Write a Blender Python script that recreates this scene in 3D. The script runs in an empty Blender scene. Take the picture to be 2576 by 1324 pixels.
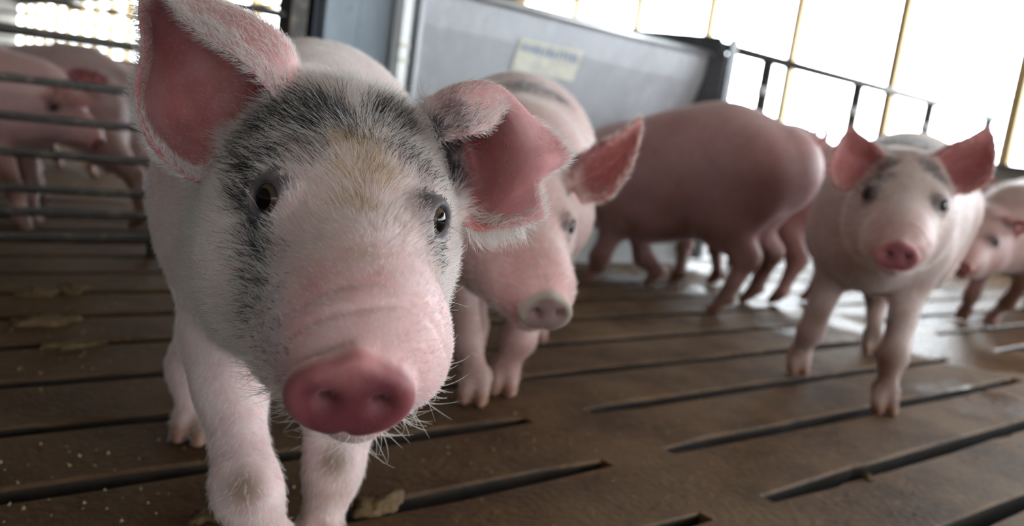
import bpy, math, random
import numpy as np
from mathutils import Matrix, Vector
from mathutils.kdtree import KDTree

# ------------------------------------------------------------------ camera
F_PX, CX, CY = 2200.0, 1288.0, 662.0          # frame is 2576 x 1324
CAM_H = 0.46
ROLL, PITCH, HEAD = math.radians(8.0), math.atan(356 / 2200), math.radians(49.704)
_fh = np.array([math.cos(HEAD), math.sin(HEAD), 0.0]); _up = np.array([0, 0, 1.0])
CF = _fh * math.cos(PITCH) - _up * math.sin(PITCH)
_r0 = np.cross(CF, _up); _r0 /= np.linalg.norm(_r0)
_u0 = np.cross(_r0, CF)
CR = math.cos(ROLL) * _r0 + math.sin(ROLL) * _u0
CU = -math.sin(ROLL) * _r0 + math.cos(ROLL) * _u0
CC = np.array([0, 0, CAM_H])
scene = bpy.context.scene
col = scene.collection
cam = bpy.data.cameras.new('camera'); cam_o = bpy.data.objects.new('camera', cam); col.objects.link(cam_o)
M = Matrix(((CR[0], CU[0], -CF[0], CC[0]), (CR[1], CU[1], -CF[1], CC[1]), (CR[2], CU[2], -CF[2], CC[2]), (0, 0, 0, 1)))
cam_o.matrix_world = M
cam.sensor_fit = 'HORIZONTAL'; cam.sensor_width = 36.0; cam.lens = 36.0 * F_PX / 2576
cam.clip_start = 0.02; cam.clip_end = 300
cam.dof.use_dof = True; cam.dof.focus_distance = 0.60; cam.dof.aperture_fstop = 5.0
scene.camera = cam_o

def ray(px, py): return CF + CR * (px - CX) / F_PX - CU * (py - CY) / F_PX
def P(px, py, d): return CC + ray(px, py) * d                      # a place seen at a pixel, d metres deep
def G(px, py, z=0.0):                                             # the same, on the level z
    r = ray(px, py); return CC + r * ((z - CAM_H) / r[2])
def Pz(px, d, z):                                                 # column px, depth d, height z
    a = ray(px, 0.0); b = ray(px, 1000.0)
    t = ((z - CAM_H) / d - a[2]) / (b[2] - a[2])
    return P(px, 1000.0 * t, d)

# ------------------------------------------------------------------ light
world = bpy.data.worlds.new('sky'); scene.world = world; world.use_nodes = True
bg = world.node_tree.nodes['Background']
bg.inputs[0].default_value = (0.86, 0.94, 1.0, 1.0); bg.inputs[1].default_value = 12.0
vs = scene.view_settings
vs.view_transform = 'Standard'; vs.look = 'None'; vs.gamma = 1.0; vs.use_curve_mapping = False
vs.exposure = 0.28
scene.cycles.max_bounces = 8; scene.cycles.diffuse_bounces = 5; scene.cycles.transparent_max_bounces = 8
scene.cycles.sample_clamp_indirect = 8.0

# ------------------------------------------------------------------ helpers
rng = np.random.default_rng(7)
random.seed(3)
MATS = {}

def mat(name, base=(.5, .5, .5), rough=.6, metal=0.0, spec=.4, noise=None, bump=None, attr=None, sss=0.0, rough_noise=None, stretch=None, world_space=False, wet=None, dung_shade=None):
    """noise=(scale, colour2, low, high, detail); bump=(scale, strength); rough_noise=(scale, low, high, rough2)"""
    if name in MATS: return MATS[name]
    m = bpy.data.materials.new(name); m.use_nodes = True
    nt = m.node_tree; N, L = nt.nodes, nt.links
    b = N['Principled BSDF']
    b.inputs['Base Color'].default_value = (*base, 1); b.inputs['Roughness'].default_value = rough
    b.inputs['Metallic'].default_value = metal; b.inputs['Specular IOR Level'].default_value = spec
    if world_space:
        tc = N.new('ShaderNodeNewGeometry'); src = tc.outputs['Position']
    else:
        tc = N.new('ShaderNodeTexCoord'); src = tc.outputs['Object']
    if stretch:
        mp = N.new('ShaderNodeMapping'); mp.inputs['Scale'].default_value = stretch
        L.new(src, mp.inputs['Vector']); src = mp.outputs['Vector']
    colout = None
    if attr:
        a = N.new('ShaderNodeAttribute'); a.attribute_name = attr; colout = a.outputs['Color']
    layers = noise if isinstance(noise, list) else ([noise] if noise else [])
    for (sc, c2, lo, hi, det) in layers:
        t = N.new('ShaderNodeTexNoise'); t.inputs['Scale'].default_value = sc; t.inputs['Detail'].default_value = det
        t.inputs['Roughness'].default_value = .65
        L.new(src, t.inputs['Vector'])
        mr = N.new('ShaderNodeMapRange'); mr.inputs[1].default_value = lo; mr.inputs[2].default_value = hi
        L.new(t.outputs['Fac'], mr.inputs[0])
        mx = N.new('ShaderNodeMix'); mx.data_type = 'RGBA'
        if len(c2) == 4:
            mx.blend_type = 'MULTIPLY'
        L.new(mr.outputs[0], mx.inputs[0])
        if colout is None: mx.inputs[6].default_value = (*base, 1)
        else: L.new(colout, mx.inputs[6])
        mx.inputs[7].default_value = (*c2[:3], 1)
        colout = mx.outputs[2]
    if dung_shade is not None:                      # low-x end darkened: shade painted in, along with a film of dark manure
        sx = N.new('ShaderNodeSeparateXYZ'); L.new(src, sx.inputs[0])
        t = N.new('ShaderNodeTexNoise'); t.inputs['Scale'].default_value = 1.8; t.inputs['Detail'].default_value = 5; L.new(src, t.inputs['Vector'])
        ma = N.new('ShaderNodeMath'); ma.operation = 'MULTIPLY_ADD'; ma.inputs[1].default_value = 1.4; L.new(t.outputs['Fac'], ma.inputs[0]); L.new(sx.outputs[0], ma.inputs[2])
        mr = N.new('ShaderNodeMapRange'); mr.inputs[1].default_value = dung_shade[0]; mr.inputs[2].default_value = dung_shade[1]; mr.inputs[3].default_value = .68; mr.inputs[4].default_value = 0.0
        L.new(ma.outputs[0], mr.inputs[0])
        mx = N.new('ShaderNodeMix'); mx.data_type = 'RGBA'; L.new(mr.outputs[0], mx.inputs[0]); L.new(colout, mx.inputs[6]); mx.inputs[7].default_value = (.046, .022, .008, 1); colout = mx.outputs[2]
    if colout is not None: L.new(colout, b.inputs['Base Color'])
    if rough_noise:
        sc, lo, hi, r2 = rough_noise
        t = N.new('ShaderNodeTexNoise'); t.inputs['Scale'].default_value = sc; t.inputs['Detail'].default_value = 4
        L.new(src, t.inputs['Vector'])
        mr = N.new('ShaderNodeMapRange'); mr.inputs[1].default_value = lo; mr.inputs[2].default_value = hi
        mr.inputs[3].default_value = rough; mr.inputs[4].default_value = r2
        L.new(t.outputs['Fac'], mr.inputs[0]); L.new(mr.outputs[0], b.inputs['Roughness'])
    if wet:                                   # (x where it starts, x where it is full): hosed-down floor by the windows
        sx = N.new('ShaderNodeSeparateXYZ'); L.new(src, sx.inputs[0])
        gm = N.new('ShaderNodeMapRange'); gm.inputs[1].default_value = wet[0]; gm.inputs[2].default_value = wet[1]; gm.inputs[3].default_value = -.28; gm.inputs[4].default_value = .20
        L.new(sx.outputs[0], gm.inputs[0])
        t = N.new('ShaderNodeTexNoise'); t.inputs['Scale'].default_value = 3.4; t.inputs['Detail'].default_value = 5
        L.new(src, t.inputs['Vector'])
        ad = N.new('ShaderNodeMath'); ad.operation = 'ADD'; L.new(t.outputs['Fac'], ad.inputs[0]); L.new(gm.outputs[0], ad.inputs[1])
        mr = N.new('ShaderNodeMapRange'); mr.inputs[1].default_value = .48; mr.inputs[2].default_value = .60; mr.inputs[3].default_value = rough; mr.inputs[4].default_value = .16
        L.new(ad.outputs[0], mr.inputs[0]); L.new(mr.outputs[0], b.inputs['Roughness'])
    if bump:
        t = N.new('ShaderNodeTexNoise'); t.inputs['Scale'].default_value = bump[0]; t.inputs['Detail'].default_value = 6
        L.new(src, t.inputs['Vector'])
        bp = N.new('ShaderNodeBump'); bp.inputs['Strength'].default_value = bump[1]; bp.inputs['Distance'].default_value = 0.01
        L.new(t.outputs['Fac'], bp.inputs['Height']); L.new(bp.outputs[0], b.inputs['Normal'])
    if sss:
        b.inputs['Subsurface Weight'].default_value = sss
        b.inputs['Subsurface Radius'].default_value = (1.0, .28, .18)
        b.inputs['Subsurface Scale'].default_value = .006
        b.inputs['Sheen Weight'].default_value = .25; b.inputs['Sheen Roughness'].default_value = .35
    MATS[name] = m
    return m

def obj(name, me, material=None, parent=None, smooth=False):
    o = bpy.data.objects.new(name, me); col.objects.link(o)
    if material and not me.materials: me.materials.append(material)
    if parent: o.parent = parent
    if smooth: me.polygons.foreach_set('use_smooth', np.ones(len(me.polygons), bool))
    return o

def tag(o, label=None, cat=None, group=None, kind=None):
    if label: o['label'] = label
    if cat: o['category'] = cat
    if group: o['group'] = group
    if kind: o['kind'] = kind
    return o

def empty(name, loc=(0, 0, 0), rz=0.0):
    o = bpy.data.objects.new(name, None); o.location = loc; o.rotation_euler = (0, 0, rz); o.empty_display_size = .05
    col.objects.link(o); return o

class MB:
    def __init__(s): s.v = []; s.f = []
    def add(s, v, f):
        n = len(s.v); s.v += [tuple(map(float, p)) for p in v]; s.f += [tuple(i + n for i in q) for q in f]; return s
    def box(s, a, b, bev=0.0):
        (x0, y0, z0), (x1, y1, z1) = a, b
        if bev <= 0:
            v = [(x, y, z) for x in (x0, x1) for y in (y0, y1) for z in (z0, z1)]
            return s.add(v, [(0, 1, 3, 2), (4, 6, 7, 5), (0, 4, 5, 1), (2, 3, 7, 6), (0, 2, 6, 4), (1, 5, 7, 3)])
        # top edges chamfered
        e = bev
        v = []
        for (z, i) in ((z0, 0), (z1 - e, 0), (z1, e)):
            v += [(x0 + i, y0 + i, z), (x1 - i, y0 + i, z), (x1 - i, y1 - i, z), (x0 + i, y1 - i, z)]
        f = [(3, 2, 1, 0), (8, 9, 10, 11)]
        for k in (0, 4):
            for j in range(4):
                f.append((k + j, k + (j + 1) % 4, k + 4 + (j + 1) % 4, k + 4 + j))
        return s.add(v, f)
    def tube(s, pts, r, n=10, cap=True):
        pts = [np.asarray(p, float) for p in pts]
        rs = r if isinstance(r, (list, tuple)) else [r] * len(pts)
        v = []; prev = None
        for i, p in enumerate(pts):
            t = pts[min(i + 1, len(pts) - 1)] - pts[max(i - 1, 0)]; t /= np.linalg.norm(t)
            if prev is None:
                a = np.array([0, 0, 1.]) if abs(t[2]) < .9 else np.array([1., 0, 0])
            else: a = prev
            a = a - t * (a @ t); a /= np.linalg.norm(a); prev = a
            b = np.cross(t, a)
            for k in range(n):
                th = 2 * math.pi * k / n
                v.append(p + (a * math.cos(th) + b * math.sin(th)) * rs[i])
        f = []
        for i in range(len(pts) - 1):
            for k in range(n):
                f.append((i * n + k, i * n + (k + 1) % n, (i + 1) * n + (k + 1) % n, (i + 1) * n + k))
        if cap:
            f.append(tuple(range(n))[::-1]); f.append(tuple((len(pts) - 1) * n + k for k in range(n)))
        return s.add(v, f)
    def mesh(s, name):
        me = bpy.data.meshes.new(name); me.from_pydata(s.v, [], s.f); me.update(); return me
    def build(s, name, material, parent=None, smooth=False):
        return obj(name, s.mesh(name), material, parent, smooth)

# ------------------------------------------------------------------ setting
concrete = mat('slatted concrete', (.155, .082, .038), .68, spec=.22, world_space=True, wet=(1.3, 2.9), dung_shade=(.8, 2.5),
               noise=[(7, (.066, .032, .013), .42, .62, 8), (60, (.23, .145, .08), .56, .74, 6), (2.4, (.195, .12, .066), .48, .66, 5)],
               bump=(90, .35))
slot_side = mat('dark slot side', (.022, .013, .008), .8, world_space=True, noise=(20, (.010, .007, .005), .4, .65, 5))  # slot sides coloured far darker than the slat tops
pit_mat = mat('pit', (.012, .010, .009), .9)
ceil_mat = mat('cream ceiling', (.46, .44, .37), .7, noise=(2, (.38, .36, .30), .45, .7, 4))
wall_mat = mat('pale block wall', (.30, .29, .27), .8, noise=(6, (.22, .21, .19), .45, .7, 5))
timber = mat('tan timber', (.52, .38, .20), .7, noise=(8, (.36, .25, .12), .4, .7, 5), stretch=(6, 6, .6))
steel_dark = mat('dark gate steel', (.055, .050, .048), .48, metal=.5, noise=(40, (.16, .13, .10), .52, .7, 5))
galv = mat('galvanised steel', (.52, .535, .57), .42, metal=.15, noise=[(3.5, (.42, .425, .45), .42, .65, 6), (30, (.58, .60, .63), .5, .75, 4)], rough_noise=(5, .4, .65, .5), stretch=(1, 1, .45))
galv_dark = mat('dull steel', (.16, .165, .17), .45, metal=.6, noise=(6, (.10, .10, .105), .42, .65, 5))
blue_grey = mat('weathered blue grey paint', (.30, .35, .40), .75, noise=[(5, (.42, .48, .54), .42, .66, 7), (14, (.10, .11, .12), .60, .72, 6)], stretch=(1, 1, .5))
white_paint = mat('white pipe', (.86, .86, .86), .4, noise=(9, (.70, .70, .69), .55, .75, 4))

PITCH_Y, SLOT = .178, .033
Y0 = .440                                  # a slot lies at Y0 + k * PITCH_Y
fl = MB().box((-10.6, -8.0, -.62), (5.6, 32.0, -.52)).build('floor', pit_mat)
tag(fl, 'brown slatted concrete pen floor with long dark drainage slots', 'floor', kind='structure')

def slat_mesh(L, seed, n=14):
    """one concrete bar between two slots, its edges chipped"""
    r = np.random.default_rng(seed); w = PITCH_Y - SLOT
    v, f = [], []
    ramp = [0.0] + list(np.sort(r.uniform(.03, .97, n - 2)) * L) + [L]
    for i, x in enumerate(ramp):
        e0, e1 = r.uniform(-.0028, .0028, 2)
        if i in (0, n - 1): e0 = e1 = -.0065
        c = .0035 + r.uniform(-.0012, .0018)
        y0, y1 = -w / 2 + e0, w / 2 - e1
        v += [(x, y0 + .006, -.10), (x, y0, -c), (x, y0 + c * .8, 0), (x, y1 - c * .8, 0), (x, y1, -c), (x, y1 - .006, -.10)]
    for i in range(n - 1):
        for k in range(5):
            a = i * 6 + k; f.append((a, a + 6, a + 7, a + 1))
    f.append((0, 1, 2, 3, 4, 5)); f.append(tuple((n - 1) * 6 + k for k in (5, 4, 3, 2, 1, 0)))
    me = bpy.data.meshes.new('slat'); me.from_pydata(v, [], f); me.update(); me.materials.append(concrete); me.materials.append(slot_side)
    me.polygons.foreach_set('material_index', np.array([1 if (len(p) == 6 or (i % 5) in (0, 4)) else 0 for i, p in enumerate(f)], np.int32)); return me

SEGS = [(-1.15, .905), (1.035, 2.37), (2.69, 4.02), (4.17, 5.58)]
for si, (x0, x1) in enumerate(SEGS):
    variants = [slat_mesh(x1 - x0, 40 + si * 7 + k) for k in range(4)]
    for k in range(-2, 27):
        if si == 0 and k > 24: continue
        o = obj('slat', variants[(k * 3 + si) % 4], None, fl)
        o.location = (x0, Y0 + (k + .5) * PITCH_Y, 0.0)
BANDS = [(.905, 1.035), (2.37, 2.69), (4.02, 4.17)]
Ya, Yb = Y0 - 2 * PITCH_Y, Y0 + 27 * PITCH_Y
for x0, x1 in BANDS:
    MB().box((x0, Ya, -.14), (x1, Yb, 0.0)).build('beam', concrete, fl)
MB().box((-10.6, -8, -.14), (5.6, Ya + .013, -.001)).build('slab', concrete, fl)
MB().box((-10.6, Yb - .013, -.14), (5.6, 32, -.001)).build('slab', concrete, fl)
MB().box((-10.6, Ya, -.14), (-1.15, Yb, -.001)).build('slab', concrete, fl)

WX, SILL, TOP, HDR, CEIL = 5.6, .575, 1.63, 1.84, 2.55
ce = MB().box((-10.8, -8.2, CEIL), (5.9, 32.2, CEIL + .1)).build('ceiling', ceil_mat)
tag(ce, 'cream barn ceiling above the pens', 'ceiling', kind='structure')

def side_wall(name, x0, x1, label):
    w = MB().box((x0, -8, 0), (x1, 32, SILL)).build(name, wall_mat)
    tag(w, label, 'wall', kind='structure')
    MB().box((x0, -8, HDR), (x1, 32, CEIL)).build('header', wall_mat, w)
    MB().box((x0 - .03, -8, SILL), (x1 + .03, 32, SILL + .03)).build('sill', galv_dark, w)
    MB().box((x0, -8, TOP), (x1, 32, TOP + .07)).build('rail', timber, w)
    y = 2.22 - .80 * 12
    while y < 32:
        far = y > 11
        MB().box((x0 + .02, y, SILL + .03), (x0 + (.20 if far else .075), y + (.12 if far else .06), HDR)).build('stud', timber, w)
        y += 1.36 if far else .80
    return w
side_wall('wall_right', WX, WX + .12, 'open curtain side wall with timber studs and daylight beyond')
w = MB().box((-10.72, -12, 0), (-10.6, 32, CEIL)).build('wall_left', wall_mat); tag(w, 'plain block wall on the far side of the barn', 'wall', kind='structure')
w = MB().box((-10.6, 32, 0), (5.6, 32.15, CEIL)).build('wall_back', wall_mat); tag(w, 'far end wall of the barn', 'wall', kind='structure')
w = MB().box((-10.6, -9.15, 0), (5.6, -9, 1.72)).build('wall_front', wall_mat); tag(w, 'low end wall behind the viewer', 'wall', kind='structure')
MB().box((-10.6, -9.15, 2.0), (5.6, -9, CEIL)).build('header', wall_mat, w)

# partition line Y = 2.2 : gate, posts, feeder, railing
YP = 2.2
def gate(name, x0, x1, y, zs, r, posts, label, rp=.011, cat='gate', grp=None):
    g = empty(name, (x0, y, 0))
    for z in zs:
        MB().tube([(0, 0, z), ((x1 - x0) * .5, 0, z - .003), (x1 - x0, 0, z)], r, 8).build('bar', steel_dark, g, True)
    for p in posts:
        MB().tube([(p - x0, .012, .0), (p - x0, .012, max(zs) + .01)], rp, 8).build('post', steel_dark, g, True)
    tag(g, label, cat, grp); return g
gate('pen_gate', -.75, .985, YP, [.052, .108, .161, .241, .32, .403, .508, .645], .0098, [.70, -.3], 'dark steel bar gate with closely spaced lower bars beside the main pig')
gate('pen_fence', -3.0, 3.6, 4.6, [.12, .25, .39, .565, .70], .012, [.55, -1.2, 2.4], 'thin dark rail fence behind the pink pigs in the next pen', .013, 'fence')
gate('pen_fence', -3.0, 5.4, 9.5, [.2, .4, .6, .8], .015, [.9, 3.0, -1.0], 'far dark rail fence deep in the barn by the windows', .016, 'fence')

pst = empty('steel_post', (1.04, YP + .02, 0))
MB().box((-.04, -.03, 0), (.005, .05, CEIL)).build('web', steel_dark, pst)
MB().box((.028, -.02, 0), (.044, .05, CEIL)).build('flange', mat('blue black paint', (.015, .022, .04), .5), pst)
MB().box((.005, .02, 0), (.028, .05, CEIL)).build('core', steel_dark, pst)
tag(pst, 'near-black steel post between bar gate and blue-grey panel', 'post')
pp = empty('weathered_post', (1.19, YP, 0))
MB().box((-.098, -.02, 0), (.0, .06, CEIL)).build('plank', blue_grey, pp)
MB().box((.004, -.016, 0), (.10, .06, CEIL)).build('plank', blue_grey, pp)
MB().box((-.098, .06, 0), (.10, .10, CEIL)).build('backing', blue_grey, pp)
tag(pp, 'wide weathered blue-grey post beside the steel feeder', 'post')
wpl = mat('overexposed strip white', (.93, .93, .93), .45, noise=(9, (.80, .79, .76), .60, .78, 4))  # near-white colour paints in the overexposure of the feeder's edge
pipe = empty('white_strip', (1.312, YP - .07, 0), math.radians(12))
MB().box((-.0165, 0, 0), (.0165, .010, CEIL)).build('face', wpl, pipe)
MB().box((-.0165, .010, 0), (-.008, .035, CEIL)).build('return', wpl, pipe)
for z in (.575, .615):
    MB().box((-.0185, -.003, z), (.0185, .012, z + .010)).build('strap', mat('strip strap', (.70, .66, .58), .6), pipe)
tag(pipe, 'bright white vertical strip at the left end of the feeder', 'strip')

# feeder
fd = empty('steel_feeder', (1.352, YP, 0)); LF = 1.348
def sheet(name, pts, th, material, bend=None):
    """profile in (y, z) swept along x, given a wall thickness"""
    pts = [np.array(p, float) for p in pts]
    nrm = []
    for i in range(len(pts)):
        t = pts[min(i + 1, len(pts) - 1)] - pts[max(i - 1, 0)]; t /= np.linalg.norm(t); nrm.append(np.array([-t[1], t[0]]))
    ring = pts + [p + n * th for p, n in zip(pts[::-1], nrm[::-1])]
    k = len(ring); v = [(x, p[0], p[1]) for x in (0, LF) for p in ring]
    f = [(i, (i + 1) % k, k + (i + 1) % k, k + i) for i in range(k)]
    f += [(i, i + 1, k - 2 - i, k - 1 - i) for i in range(len(pts) - 1)] + [(k + i + 1, k + i, 2 * k - 1 - i, 2 * k - 2 - i) for i in range(len(pts) - 1)]
    return MB().add(v, f).build(name, material, fd)
sheet('front_panel', [(0.0, .80), (.02, .70), (.10, .45), (.17, .26), (.20, .20)], .004, galv)
sheet('back_panel', [(.52, .885), (.50, .70), (.42, .45), (.35, .26), (.32, .20)], .004, galv)
MB().tube([(0, -.004, .806), (LF, -.004, .806)], .014, 12).build('rolled_lip', mat('bright steel lip', (.62, .63, .65), .28, metal=.7), fd, True)
MB().tube([(0, .52, .885), (LF, .52, .885)], .009, 10).build('rolled_lip', MATS['bright steel lip'], fd, True)
for x, m_ in ((-.004, galv), (LF, galv_dark)):  # right plate darker: its shade, facing away from the windows, is painted in
    MB().add([(x + dx, y, z) for dx in (0, .012) for y, z in ((-.075, .03), (-.075, .80), (-.03, .875), (.56, .905), (.56, .03))],
             [(4, 3, 2, 1, 0), (5, 6, 7, 8, 9)] + [(i, (i + 1) % 5, 5 + (i + 1) % 5, 5 + i) for i in range(5)]).build('end_plate', m_, fd)
MB().box((LF + .012, -.085, .03), (LF + .05, -.07, .87)).build('flange', galv_dark, fd)
pan = MB()
pan.box((-.02, -.02, 0), (LF + .02, .56, .05)).box((-.02, -.02, .05), (LF + .02, .01, .16)).box((-.02, .53, .05), (LF + .02, .56, .16))
pan.build('trough_pan', mat('pale trough pan', (.55, .56, .57), .5, metal=.3), fd)
def facing_panel(x, z):       # a place on the front panel, just proud of it
    y = np.interp(z, [.45, .70, .80], [.10, .02, .0]) - .0055; return (x, y, z)
m_st = mat('cream sticker', (.80, .78, .66), .6, noise=(20, (.60, .60, .56), .45, .7, 3))
m_ink = mat('faded blue ink', (.36, .43, .58), .6)
q = [facing_panel(x, z) for x, z in ((.43, .617), (.705, .617), (.705, .718), (.43, .718))]
stk = MB().add(q + [(a, b + .002, c) for a, b, c in q], [(0, 1, 2, 3), (7, 6, 5, 4), (0, 4, 5, 1), (1, 5, 6, 2), (2, 6, 7, 3), (3, 7, 4, 0)]).build('sticker', m_st, fd)
ink = MB(); rr = random.Random(5); x = .445
while x < .69:
    wd = rr.uniform(.008, .02)
    z0 = .678 + rr.uniform(-.004, .004); z1 = .708 + rr.uniform(-.006, .004)
    q = [np.array(facing_panel(a, c)) - np.array([0, .0012, 0]) for a, c in ((x, z0), (x + wd, z0 + .003), (x + wd * .8, z1), (x + .002, z1 - .004))]
    ink.add(q, [(0, 1, 2, 3)]); x += wd + rr.uniform(.004, .009)
ink.build('faded_writing', m_ink, stk)
tag(fd, 'galvanised steel hog feeder with sloping front and faded sticker', 'feeder')

rl = empty('pen_railing', (2.76, YP, 0))
MB().tube([(0, 0, .848), (1.2, 0, .846), (2.5, 0, .842)], .019, 10).build('top_rail', steel_dark, rl, True)
for x in (.31, 1.02, 1.73, 2.44):
    MB().tube([(x, 0, 0), (x, 0, .845)], .024, 10).build('post', steel_dark, rl, True)
for z in (.13, .30):
    MB().tube([(0, 0, z), (2.5, 0, z)], .009, 8).build('rail', steel_dark, rl, True)
for x in (.31, 1.02, 1.73):
    MB().tube([(x, 0, .70), (x, 0, .735)], .027, 10).build('clamp', white_paint, rl, True)
tag(rl, 'dark pen railing between the feeder and the bright windows', 'railing')

# ------------------------------------------------------------------ implicit pigs
def axis_coords(lo, hi, f0, f1, fine, coarse):
    a = []
    if lo < f0: a.append(np.linspace(lo, f0, max(2, int((f0 - lo) / coarse)), endpoint=False))
    f0, f1 = max(lo, f0), min(hi, f1)
    a.append(np.linspace(f0, f1, max(2, int((f1 - f0) / fine)), endpoint=False))
    a.append(np.linspace(f1, max(hi, f1 + coarse), max(2, int((hi - f1) / coarse)) + 1))
    return np.concatenate(a).astype(np.float32)

class Field:
    def __init__(s, xs, ys, zs):
        s.ax = (xs, ys, zs); s.V = np.full((len(xs), len(ys), len(zs)), .06, np.float32)
    def sub(s, lo, hi):
        sl = []; pts = []
        for a, l, h in zip(s.ax, lo, hi):
            i0 = max(0, np.searchsorted(a, l) - 1); i1 = min(len(a), np.searchsorted(a, h) + 1)
            if i1 - i0 < 1: return None, None
            sl.append(slice(i0, i1)); pts.append(a[i0:i1])
        X, Y, Z = np.meshgrid(*pts, indexing='ij', sparse=True)
        return tuple(sl), (X, Y, Z)
    def blend(s, sl, d, k, mode='u'):
        a = s.V[sl]
        if mode == 'u':
            if k <= 0: r = np.minimum(a, d)
            else:
                h = np.maximum(k - np.abs(a - d), 0) / k; r = np.minimum(a, d) - h * h * (k * .25)
        else:                                         # carve
            d = -d
            h = np.maximum(k - np.abs(a - d), 0) / k; r = np.maximum(a, d) + h * h * (k * .25)
        s.V[sl] = r
    def cone(s, a, b, r1, r2, k=.03, mode='u'):
        a = np.asarray(a, np.float32); b = np.asarray(b, np.float32); m = max(r1, r2) + k + .02
        sl, pt = s.sub(np.minimum(a, b) - m, np.maximum(a, b) + m)
        if sl is None: return
        X, Y, Z = pt
        ba = b - a; l2 = float(ba @ ba); rr = r1 - r2; a2 = l2 - rr * rr
        if a2 <= 1e-9: return s.ell(a if r1 > r2 else b, (max(r1, r2),) * 3, None, k, mode)
        il2 = 1 / l2
        px, py, pz = X - a[0], Y - a[1], Z - a[2]
        y = px * ba[0] + py * ba[1] + pz * ba[2]
        z = y - l2
        pp2 = px * px + py * py + pz * pz
        x2 = np.maximum(pp2 * l2 * l2 - y * y * l2, 0)
        y2 = y * y * l2; z2 = z * z * l2
        kk = math.copysign(rr * rr, rr) * x2
        d = np.where(np.sign(z) * a2 * z2 > kk, np.sqrt(x2 + z2) * il2 - r2,
            np.where(np.sign(y) * a2 * y2 < kk, np.sqrt(x2 + y2) * il2 - r1, (np.sqrt(x2 * a2 * il2) + y * rr) * il2 - r1))
        s.blend(sl, d.astype(np.float32), k, mode)
    def local(s, c, ext, fr):
        """points around c in the frame fr (3 rows = axes)"""
        c = np.asarray(c, np.float32); m = ext
        sl, pt = s.sub(c - m, c + m)
        if sl is None: return None, None
        X, Y, Z = (p - q for p, q in zip(pt, c))
        if fr is None: return sl, (X, Y, Z)
        return sl, tuple(X * float(e[0]) + Y * float(e[1]) + Z * float(e[2]) for e in fr)
    def ell(s, c, r, fr=None, k=.03, mode='u'):
        sl, p = s.local(c, max(r) + k + .015, fr)
        if sl is None: return
        k0 = np.sqrt(sum((q / ri) ** 2 for q, ri in zip(p, r))); k1 = np.sqrt(sum((q / (ri * ri)) ** 2 for q, ri in zip(p, r)))
        d = k0 * (k0 - 1) / np.maximum(k1, 1e-6)
        s.blend(sl, d.astype(np.float32), k, mode)
    def chain(s, pts, rs, k=.03):
        for i in range(len(pts) - 1): s.cone(pts[i], pts[i + 1], rs[i], rs[i + 1], k)
    def splat(s, pts, rad, k):
        """thin sheet given as dense sample points, half thickness rad per point"""
        lo = pts.min(0) - .02; hi = pts.max(0) + .02
        sl, pt = s.sub(lo, hi)
        shp = s.V[sl].shape
        D = np.full(shp, .012, np.float32)
        ax = [p.ravel() for p in pt]
        idx = [np.searchsorted(a, pts[:, i]) for i, a in enumerate(ax)]
        w = 4
        offs = np.arange(-w, w)
        for dx in offs:
            ix = idx[0] + dx; okx = (ix >= 0) & (ix < shp[0]); ixc = ix.clip(0, shp[0] - 1)
            ddx = (ax[0][ixc] - pts[:, 0]) ** 2
            for dy in offs:
                iy = idx[1] + dy; oky = okx & (iy >= 0) & (iy < shp[1]); iyc = iy.clip(0, shp[1] - 1)
                ddy = ddx + (ax[1][iyc] - pts[:, 1]) ** 2
                for dz in offs:
                    iz = idx[2] + dz; ok = oky & (iz >= 0) & (iz < shp[2]); izc = iz.clip(0, shp[2] - 1)
                    d = np.sqrt(ddy + (ax[2][izc] - pts[:, 2]) ** 2) - rad
                    if not ok.all():
                        np.minimum.at(D, (ixc[ok], iyc[ok], izc[ok]), d[ok].astype(np.float32))
                    else:
                        np.minimum.at(D, (ixc, iyc, izc), d.astype(np.float32))
        s.blend(sl, D, k)
    def mesh(s):
        V = s.V; S = V < 0
        nx, ny, nz = V.shape
        cnt = np.zeros((nx - 1, ny - 1, nz - 1), np.int8)
        for i in (0, 1):
            for j in (0, 1):
                for k in (0, 1): cnt += S[i:nx - 1 + i, j:ny - 1 + j, k:nz - 1 + k]
        act = np.argwhere((cnt > 0) & (cnt < 8))
        ids = np.full(cnt.shape, -1, np.int32); ids[tuple(act.T)] = np.arange(len(act))
        cv = {}
        for i in (0, 1):
            for j in (0, 1):
                for k in (0, 1): cv[i, j, k] = V[act[:, 0] + i, act[:, 1] + j, act[:, 2] + k]
        acc = np.zeros((len(act), 3)); n = np.zeros(len(act))
        for a in range(3):
            for b1 in (0, 1):
                for b2 in (0, 1):
                    c0 = [b1, b2]; c0.insert(a, 0); c1 = list(c0); c1[a] = 1
                    v0, v1 = cv[tuple(c0)], cv[tuple(c1)]
                    m = (v0 < 0) != (v1 < 0)
                    t = np.where(m, v0 / np.where(m, v0 - v1, 1), 0)
                    p = np.array(c0, float) + np.zeros((len(act), 3)); p[:, a] = t
                    acc += p * m[:, None]; n += m
        q = act + acc / n[:, None]
        vert = np.stack([np.interp(q[:, i], np.arange(len(s.ax[i])), s.ax[i]) for i in range(3)], 1)
        faces = []
        for a in range(3):
            s0 = [slice(None)] * 3; s1 = [slice(None)] * 3; s0[a] = slice(0, -1); s1[a] = slice(1, None)
            A, B = S[tuple(s0)], S[tuple(s1)]
            e = np.argwhere(A != B)
            b, c = (a + 1) % 3, (a + 2) % 3
            sh = cnt.shape
            e = e[(e[:, b] > 0) & (e[:, c] > 0) & (e[:, b] < sh[b]) & (e[:, c] < sh[c])]
            flip = A[tuple(e.T)]
            def cell(db, dc):
                x = e.copy(); x[:, b] += db; x[:, c] += dc; return ids[tuple(x.T)]
            Q = np.stack([cell(-1, -1), cell(0, -1), cell(0, 0), cell(-1, 0)], 1)
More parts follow.
